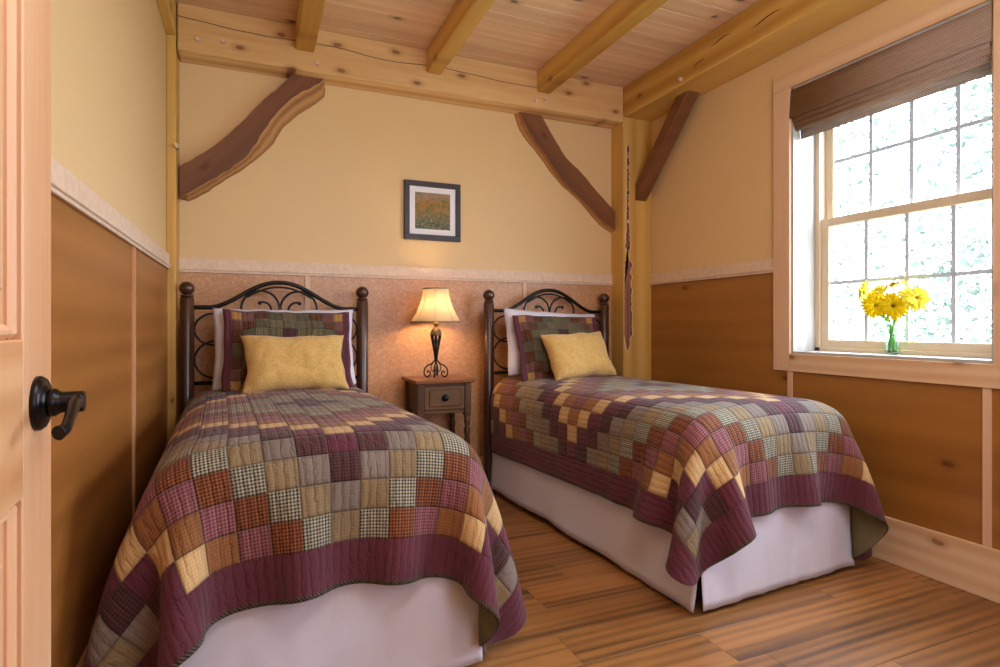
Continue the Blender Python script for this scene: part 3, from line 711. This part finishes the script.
# left bed
place_pillow('pillow', 'white pillow behind the patchwork sham on the left bed', 'pillow', 'white bed pillows', 'white', pillow_bm(.76, .46, .12, 0, .04, 1), .165, 3.49, .995, 14, 2, 0)
s1 = place_pillow('pillow_sham', 'patchwork pillow sham with plum border on the left bed', 'pillow', 'patchwork shams', 'sham', pillow_bm(.67, .46, .11, .05, .03, 5), .174, 3.375, .985, 20, 2, 1)
place_pillow('cushion', 'gold textured cushion at the front of the left bed', 'cushion', 'gold cushions', 'gold', pillow_bm(.53, .33, .13, 0, .10, 9), .198, 3.22, .925, 30, 3, 0)
# right bed
place_pillow('pillow', 'white pillow against the headboard of the right bed', 'pillow', 'white bed pillows', 'white', pillow_bm(.74, .46, .12, 0, .04, 12), 1.885, 3.515, .998, 14, 4, 3)
place_pillow('pillow_sham', 'patchwork pillow sham behind the gold cushion on right bed', 'pillow', 'patchwork shams', 'sham', pillow_bm(.67, .45, .11, .05, .02, 15), 1.885, 3.405, .975, 20, 4, 1)
place_pillow('cushion', 'gold textured cushion at the front of the right bed', 'cushion', 'gold cushions', 'gold', pillow_bm(.50, .33, .13, 0, .10, 19), 1.935, 3.26, .928, 28, 6, -2)

# ------------------------------------------------------------------ nightstand and lamp
ns = thing('nightstand', 'small brown oak nightstand with one drawer between the beds', 'nightstand', (1.072, 3.56, 0))
a0, a1, d0, d1 = -.165, .165, -.155, .165
obj('tabletop', bx(-.19, .19, -.18, .175, .768, .79, .004, seg=2), 'stand_top', ns)
for sx in (-1, 1):
    for sy in (d0, d1):
        prof = [(.013, 0), (.018, .03), (.012, .08), (.017, .24), (.020, .40), (.014, .43), (.021, .455), (.021, .475), (.014, .49), (.019, .52), (.019, .56)]
        bm = lathe(bmesh.new(), prof, 16, (sx * .15, sy - math.copysign(.015, sy), 0)); xx, yy = sx * .15, sy - math.copysign(.015, sy)
        box(bm, xx - .021, xx + .021, yy - .021, yy + .021, .56, .768, .003)
        obj('leg', bm, 'stand_z', ns)
    obj('side_panel', bx(sx * .15 - .009, sx * .15 + .009, d0 + .03, d1 - .03, .585, .768), 'stand_z', ns)
obj('back_panel', bx(-.13, .13, d1 - .025, d1 - .01, .585, .768), 'stand', ns)
obj('apron', bx(-.13, .13, d0 + .004, d0 + .022, .580, .603, .002), 'stand', ns); obj('apron', bx(-.13, .13, d0 + .004, d0 + .022, .752, .768), 'stand', ns)
bm = bmesh.new(); box(bm, -.128, .128, d0 - .004, d0 + .012, .605, .750, .003); box(bm, -.100, .100, d0 - .009, d0, .624, .731, .006); box(bm, -.12, .12, d0 + .012, .10, .615, .74)
dr = obj('drawer', bm, 'stand', ns)
obj('knob', lathe(bmesh.new(), [(.006, 0), (.006, .008), (.015, .011), (.016, .017), (.011, .022), (.003, .024)], 16, mat=Matrix.Translation((0, d0 - .008, .678)) @ Matrix.Rotation(PI / 2, 4, 'X')), 'bronze', dr)
obj('rosette', lathe(bmesh.new(), [(.023, 0), (.023, .002), (.018, .004)], 20, mat=Matrix.Translation((0, d0 - .0085, .678)) @ Matrix.Rotation(PI / 2, 4, 'X')), 'iron', dr)
obj('lower_shelf', bx(-.165, .165, d0, d1, .20, .215, .003), 'stand', ns)

lamp = thing('table_lamp', 'lit table lamp with cream bell shade and scrolled iron base', 'lamp', (1.062, 3.56, .79), (0, 0, math.radians(20)))
for k in range(4):
    a = k * PI / 2 + PI / 4; ca, sa = math.cos(a), math.sin(a)
    pr = [(.006, .112), (.018, .098), (.034, .084), (.054, .076), (.071, .055), (.076, .030), (.066, .009), (.048, .0075), (.036, .022), (.040, .038), (.052, .039), (.055, .028)]
    bm = bmesh.new(); tube(bm, spline([(r * ca, r * sa, z) for r, z in pr], 6), .0045, 8); obj('scroll_foot', bm, 'iron', lamp, True)
    pr = [(.016, .100), (.030, .070), (.028, .045), (.018, .040), (.014, .052)]
    bm = bmesh.new(); tube(bm, spline([(r * ca, r * sa, z) for r, z in pr], 6), .003, 6); obj('inner_scroll', bm, 'iron', lamp, True)
bm = bmesh.new()
for k in range(8):
    a = k * PI / 4; ca, sa = math.cos(a), math.sin(a)
    tube(bm, [(r * ca, r * sa, z) for r, z in ((.005, .098), (.008, .13), (.018, .19), (.031, .262), (.033, .272))], [.0035, .0035, .0038, .004, .004], 6)
obj('cage', bm, 'iron', lamp, True)
bm = lathe(bmesh.new(), [(.012, .100), (.013, .106), (.009, .112), (.006, .118), (.007, .20), (.012, .235), (.007, .268)], 12); obj('stem', bm, 'iron', lamp)
bm = lathe(bmesh.new(), [(.035, .266), (.037, .270), (.037, .278), (.035, .282), (.034, .292), (.029, .304), (.020, .313), (.012, .318), (.010, .322)], 24); obj('dome', bm, 'bronze_ball', lamp)
bm = lathe(bmesh.new(), [(.010, .318), (.012, .324), (.012, .336), (.016, .338), (.016, .346), (.013, .350), (.013, .385)], 16); obj('socket', bm, 'brass', lamp)
def shade_r(q): return .080 + .078 * (q ** 1.9) * .86 + .011 * q
bm = bmesh.new(); n = 48; z1, z0 = .565, .355
prof = [(shade_r(i / 14), z1 - (z1 - z0) * i / 14) for i in range(15)]
sh = obj('lamp_shade', lathe(bm, prof, n, cap=False), 'shade', lamp, True)
for r, z in ((prof[0][0], z1), (prof[-1][0], z0)):
    bm = bmesh.new(); tube(bm, [((r + .001) * math.cos(2 * PI * i / 48), (r + .001) * math.sin(2 * PI * i / 48), z) for i in range(49)], .0042, 8); obj('shade_trim', bm, 'shade_trim', sh, True)
for k in range(8):
    a = k * PI / 4 + .1; bm = bmesh.new(); tube(bm, [((r + .0012) * math.cos(a), (r + .0012) * math.sin(a), z) for r, z in prof], .0014, 5); obj('shade_seam', bm, 'shade_trim', sh, True)
bm = lathe(bmesh.new(), [(.003, .545), (.003, .578), (.008, .582), (.006, .590), (.002, .594)], 12)
for k in range(3):
    a = k * 2 * PI / 3; tube(bm, [(0, 0, .562), (.079 * math.cos(a), .079 * math.sin(a), .562)], .0015, 5)
tube(bm, spline([(.012, 0, .385), (.05, 0, .43), (.045, 0, .52), (.0, 0, .562), (-.045, 0, .52), (-.05, 0, .43), (-.012, 0, .385)], 8), .0018, 5)
obj('harp_and_finial', bm, 'brass', lamp, True)
t = NT('glowing_bulb'); e = t.n('ShaderNodeEmission'); e.inputs[0].default_value = (1, .66, .36, 1); e.inputs[1].default_value = 130; t.l(e.outputs[0], t.out.inputs[0]); M['bulb'] = t.m
obj('bulb', lathe(bmesh.new(), [(.012, .385), (.014, .40), (.026, .43), (.030, .45), (.027, .468), (.016, .48), (.004, .484)], 16), 'bulb', lamp, True)

# ------------------------------------------------------------------ picture
pc = Vector((1.097, YB, 1.886))
pic = thing('framed_picture', 'small autumn pond print in dark frame above the lamp', 'picture', tuple(pc))
S = .195; w = .036
bm = bmesh.new()
for x0, x1, z0, z1 in ((-S, S, S - w, S), (-S, S, -S, -S + w), (-S, -S + w, -S + w, S - w), (S - w, S, -S + w, S - w)): box(bm, x0, x1, -.026, -.001, z0, z1, .003)
obj('frame', bm, 'frame_black', pic)
bm = bmesh.new(); m = .122
for x0, x1, z0, z1 in ((-S + w, S - w, m, S - w), (-S + w, S - w, -S + w, -m), (-S + w, -m, -m, m), (m, S - w, -m, m)): box(bm, x0, x1, -.016, -.013, z0, z1)
obj('mat_board', bm, 'mat_board', pic); obj('print', bx(-m, m, -.0135, -.011, -m, m), 'print', pic)

# ------------------------------------------------------------------ woven roman shade
rs = thing('roman_shade', 'brown woven wood roman shade pulled up in the window', 'window shade', (XR, (wy0 + wy1) / 2, 2.43))
def strip(prof, y0, y1, th):
    bm = bmesh.new(); n = len(prof); A = []
    for yy in (y0, y1): A.append([bm.verts.new((x, yy, z)) for x, z in prof])
    for i in range(n - 1): bm.faces.new((A[0][i], A[0][i + 1], A[1][i + 1], A[1][i])).smooth = True
    return bm
hy_ = (wy1 - wy0) / 2
o = obj('valance', strip([(-.006, .006), (-.010, -.03), (-.014, -.09), (-.018, -.135), (-.017, -.152)], -hy_ + .006, hy_ - .002, .004), 'woven', rs); solid(o, .005)
o = obj('head_rail', bx(.0, .04, -hy_ + .02, hy_ - .02, -.02, .005), 'trim_y', rs)
for k, (xo, zo, dep) in enumerate(((-.006, -.155, .0), (.004, -.178, .0), (.016, -.200, .0))):
    pr = [(xo + .03, zo + .045), (xo + .004, zo + .012), (xo - .006, zo), (xo - .004, zo - .012), (xo + .006, zo - .017), (xo + .03, zo - .006)]
    pr = [(p.x, p.z) for p in spline([(a, 0, b) for a, b in pr], 5)]
    o = obj('shade_fold', strip(pr, -hy_ + .014, hy_ - .014, .004), 'woven', rs); solid(o, .004)
o = obj('bottom_panel', strip([(.04, -.15), (.045, -.20), (.052, -.262)], -hy_ + .014, hy_ - .016, .004), 'woven_thin', rs); solid(o, .003)
bm = bmesh.new(); tube(bm, [(-.004, -hy_ + .012, -.15), (-.002, -hy_ + .013, -.01)], .0015, 5); obj('pull_cord', bm, 'grille', rs)

# ------------------------------------------------------------------ vase and daisies
VX, VY, VZ = 2.905, 1.885, wz0 + .012
vs_ = thing('vase', 'clear green-tinted glass vase on the window sill', 'vase', (VX, VY, VZ))
bm = lathe(bmesh.new(), [(.001, .0), (.027, .0), (.030, .003), (.030, .08), (.030, .132), (.0275, .132), (.0275, .01), (.001, .009)], 28, cap=False); obj('glass', bm, 'vase', vs_, True)
obj('water', lathe(bmesh.new(), [(.027, .0105), (.027, .085)], 24), 'water', vs_)
FL = [  # offset from the vase base, facing, size, label
    ((-.02, .068, .245), (-.75, -.55, -.1), .050, 'yellow daisy facing the room, front left of the bunch', 0),
    ((-.045, -.035, .240), (-.85, -.35, -.05), .054, 'yellow daisy facing the room, front right of the bunch', 0),
    ((.00, .145, .315), (-.25, .9, .15), .048, 'yellow daisy in profile at the far left of the bunch', 1),
    ((.005, .080, .315), (-.6, .2, .6), .046, 'yellow daisy in the middle of the bunch, tipped up', 1),
    ((.025, .012, .345), (-.15, .2, .95), .050, 'topmost yellow daisy, seen edge-on', 0),
    ((.0, -.115, .275), (-.5, -.8, .25), .050, 'yellow daisy at the far right of the bunch', 1),
    ((.02, .120, .225), (.1, .85, -.4), .042, 'yellow daisy drooping low at the left of the bunch', 0),
    ((.04, -.06, .300), (-.2, -.4, .85), .046, 'yellow daisy at upper right, behind the front blooms', 1),
]
for k, (p, nrm, R, lb, mt) in enumerate(FL):
    fr = thing('daisy', lb, 'flower', (VX, VY, VZ), group='yellow daisies in the vase')
    nv = Vector(nrm).normalized(); q = nv.to_track_quat('Z', 'Y').to_matrix().to_4x4(); MT = Matrix.Translation(p) @ q
    bm = bmesh.new(); rnd = random.Random(k)
    for layer, (cnt, rr_, tilt) in enumerate(((22, R, .10), (20, R * .80, .34))):
        for i in range(cnt):
            a = 2 * PI * (i + .5 * layer + rnd.uniform(-.15, .15)) / cnt; L = rr_ * 1.3 * rnd.uniform(.9, 1.08); wd = rr_ * .15; tl = tilt + rnd.uniform(-.12, .12); row = []
            for s_, ww in ((.16, .35), (.4, .8), (.7, 1.0), (.9, .8), (1.0, .25)):
                r = L * s_; z = L * (math.sin(tl) * s_ - .22 * s_ * s_) + .002 * layer
                row.append([MT @ Vector((r * math.cos(a) - e_ * wd * ww * math.sin(a), r * math.sin(a) + e_ * wd * ww * math.cos(a), z + abs(e_) * .0015)) for e_ in (-1, 0, 1)])
            vv = [[bm.verts.new(c) for c in r_] for r_ in row]
            for r0_, r1_ in zip(vv, vv[1:]):
                for e_ in (0, 1): bm.faces.new((r0_[e_], r0_[e_ + 1], r1_[e_ + 1], r1_[e_])).smooth = True
    o = obj('petals', bm, 'petal' if mt == 0 else 'petal_pale', fr); solid(o, .0007)
    obj('flower_center', lathe(bmesh.new(), [(R * .2, -.002), (R * .22, .002), (R * .17, .006), (R * .06, .008)], 14, mat=MT), 'eye', fr)
    a = 2.4 * k; base = Vector((.018 * math.cos(a), .018 * math.sin(a), .014)); rim = Vector((p[0] * .12 - .008 * math.cos(a), p[1] * .12 - .008 * math.sin(a), .14))
    pe = Vector(p) - nv * .004
    bm = bmesh.new(); tube(bm, spline([base, base.lerp(rim, .55), rim, rim.lerp(pe, .6) + Vector((0, 0, .012)) - nv * .012, pe], 6), .0036, 7); obj('stem', bm, 'stem', fr, True)

# ------------------------------------------------------------------ outdoors
struct(obj('ground', bx(3.4, 40, -25, 30, -.85, -.8), 'lawn'))
def tree(x, y, h, crown, sd, label, nleaf=4300):
    rnd = random.Random(sd); tr_ = thing('tree', label, 'tree', (x, y, -.8), group='trees outside the window')
    bm = bmesh.new(); pts = spline([(0, 0, 0), (.05, .04, h * .3), (-.04, .08, h * .6), (.03, 0, h * .95)], 5)
    tube(bm, pts, [.13 * (1 - .75 * i / (len(pts) - 1)) for i in range(len(pts))], 10)
    for i in range(16):
        z = h * rnd.uniform(.12, .92); a = rnd.random() * 6.28; L = crown * rnd.uniform(.5, .95)
        tube(bm, [(0, 0, z), (L * .5 * math.cos(a), L * .5 * math.sin(a), z + .12 * L), (L * math.cos(a), L * math.sin(a), z + .18 * L)], [.03, .02, .006], 6)
    obj('trunk', bm, 'trunk', tr_, True)
    bm = bmesh.new()
    for i in range(nleaf):
        z = h * (.06 + .98 * rnd.random() ** 1.35); a = rnd.random() * 6.28; rr_ = crown * (rnd.random() ** .5) * (1.05 - .5 * z / h)
        c = Vector((rr_ * math.cos(a), rr_ * math.sin(a), z)); c += Vector((rnd.gauss(0, .1),) * 3)
        if noise.noise(Vector((c.x * 1.6 + sd, c.y * 1.6, c.z * 1.6))) < -.03: continue
        R = Matrix.Rotation(rnd.random() * 6.28, 3, 'Z') @ Matrix.Rotation(rnd.gauss(0, .8), 3, 'X') @ Matrix.Rotation(rnd.random() * 6.28, 3, 'Z'); s = rnd.uniform(.05, .10)
        bm.faces.new([bm.verts.new(c + R @ Vector(d) * s) for d in ((-1, 0, 0), (0, -.45, .06), (1, 0, 0), (0, .45, .06))])
    obj('foliage', bm, 'leaf', tr_)
TR = [(8.6, 4.2, 5.2, 1.5), (9.8, 6.9, 6.2, 1.7), (8.2, 2.6, 5.0, 1.4), (11.5, 5.3, 7.0, 1.9), (11.8, 8.9, 7.2, 1.9), (9.6, 3.5, 3.2, 1.5), (12.2, 3.2, 7.0, 1.9)]
for i, (x, y, h, c) in enumerate(TR): tree(x, y, h, c, 11 + i, 'pale leafy tree in the bright woods outside the window')

# ------------------------------------------------------------------ light and camera
wd = bpy.data.worlds.new('overcast_sky'); SC.world = wd; wd.use_nodes = True
bg = wd.node_tree.nodes['Background']; bg.inputs[0].default_value = (.66, .80, 1, 1); bg.inputs[1].default_value = 18.0
def area(name, loc, rot, sx, sy, power, col, portal=False):
    ld = bpy.data.lights.new(name, 'AREA'); ld.shape = 'RECTANGLE'; ld.size = sx; ld.size_y = sy; ld.energy = power; ld.color = col
    if portal: ld.cycles.is_portal = True
    o = link(bpy.data.objects.new(name, ld)); o.location = loc; o.rotation_euler = rot; return o
area('window_portal', (XR + .30, (wy0 + wy1) / 2, (wz0 + wz1) / 2), (0, PI / 2, 0), wz1 - wz0, wy1 - wy0, 1, (1, 1, 1), True)
area('window_portal', (XR + .30, (vy0 + vy1) / 2, (wz0 + wz1) / 2), (0, PI / 2, 0), wz1 - wz0, vy1 - vy0, 1, (1, 1, 1), True)
area('ceiling_fill', (1.1, .4, 2.72), (0, 0, 0), 1.0, .6, 20, (.74, .85, 1))  # added soft fill under the ceiling; no fixture hangs there
area('cool_fill_behind', (1.5, Y0 + .05, 1.6), (PI / 2, 0, 0), 1.4, 1.3, 20, (.55, .72, 1))  # added cool fill in place of daylight; this wall has no window
area('upward_fill', (.9, -.5, 1.85), (math.radians(150), 0, math.radians(-8)), 1.2, .8, 42, (.80, .88, 1))  # added fill aimed upward for ceiling bounce; no lamp stands there

cam = bpy.data.cameras.new('camera'); co = link(bpy.data.objects.new('camera', cam)); SC.camera = co
cam.sensor_width = 36; cam.lens = 579.34 * 36 / 1000; cam.shift_y = -(333.5 - 325.65) / 1000; cam.clip_start = .02
co.location = (0, 0, 1.12); co.rotation_euler = (PI / 2, 0, -.4001)
SC.view_settings.view_transform = 'Standard'; SC.view_settings.look = 'None'; SC.view_settings.gamma = 1; SC.view_settings.use_curve_mapping = False
SC.view_settings.exposure = 0.25
SC.cycles.max_bounces = 8; SC.cycles.use_denoising = True
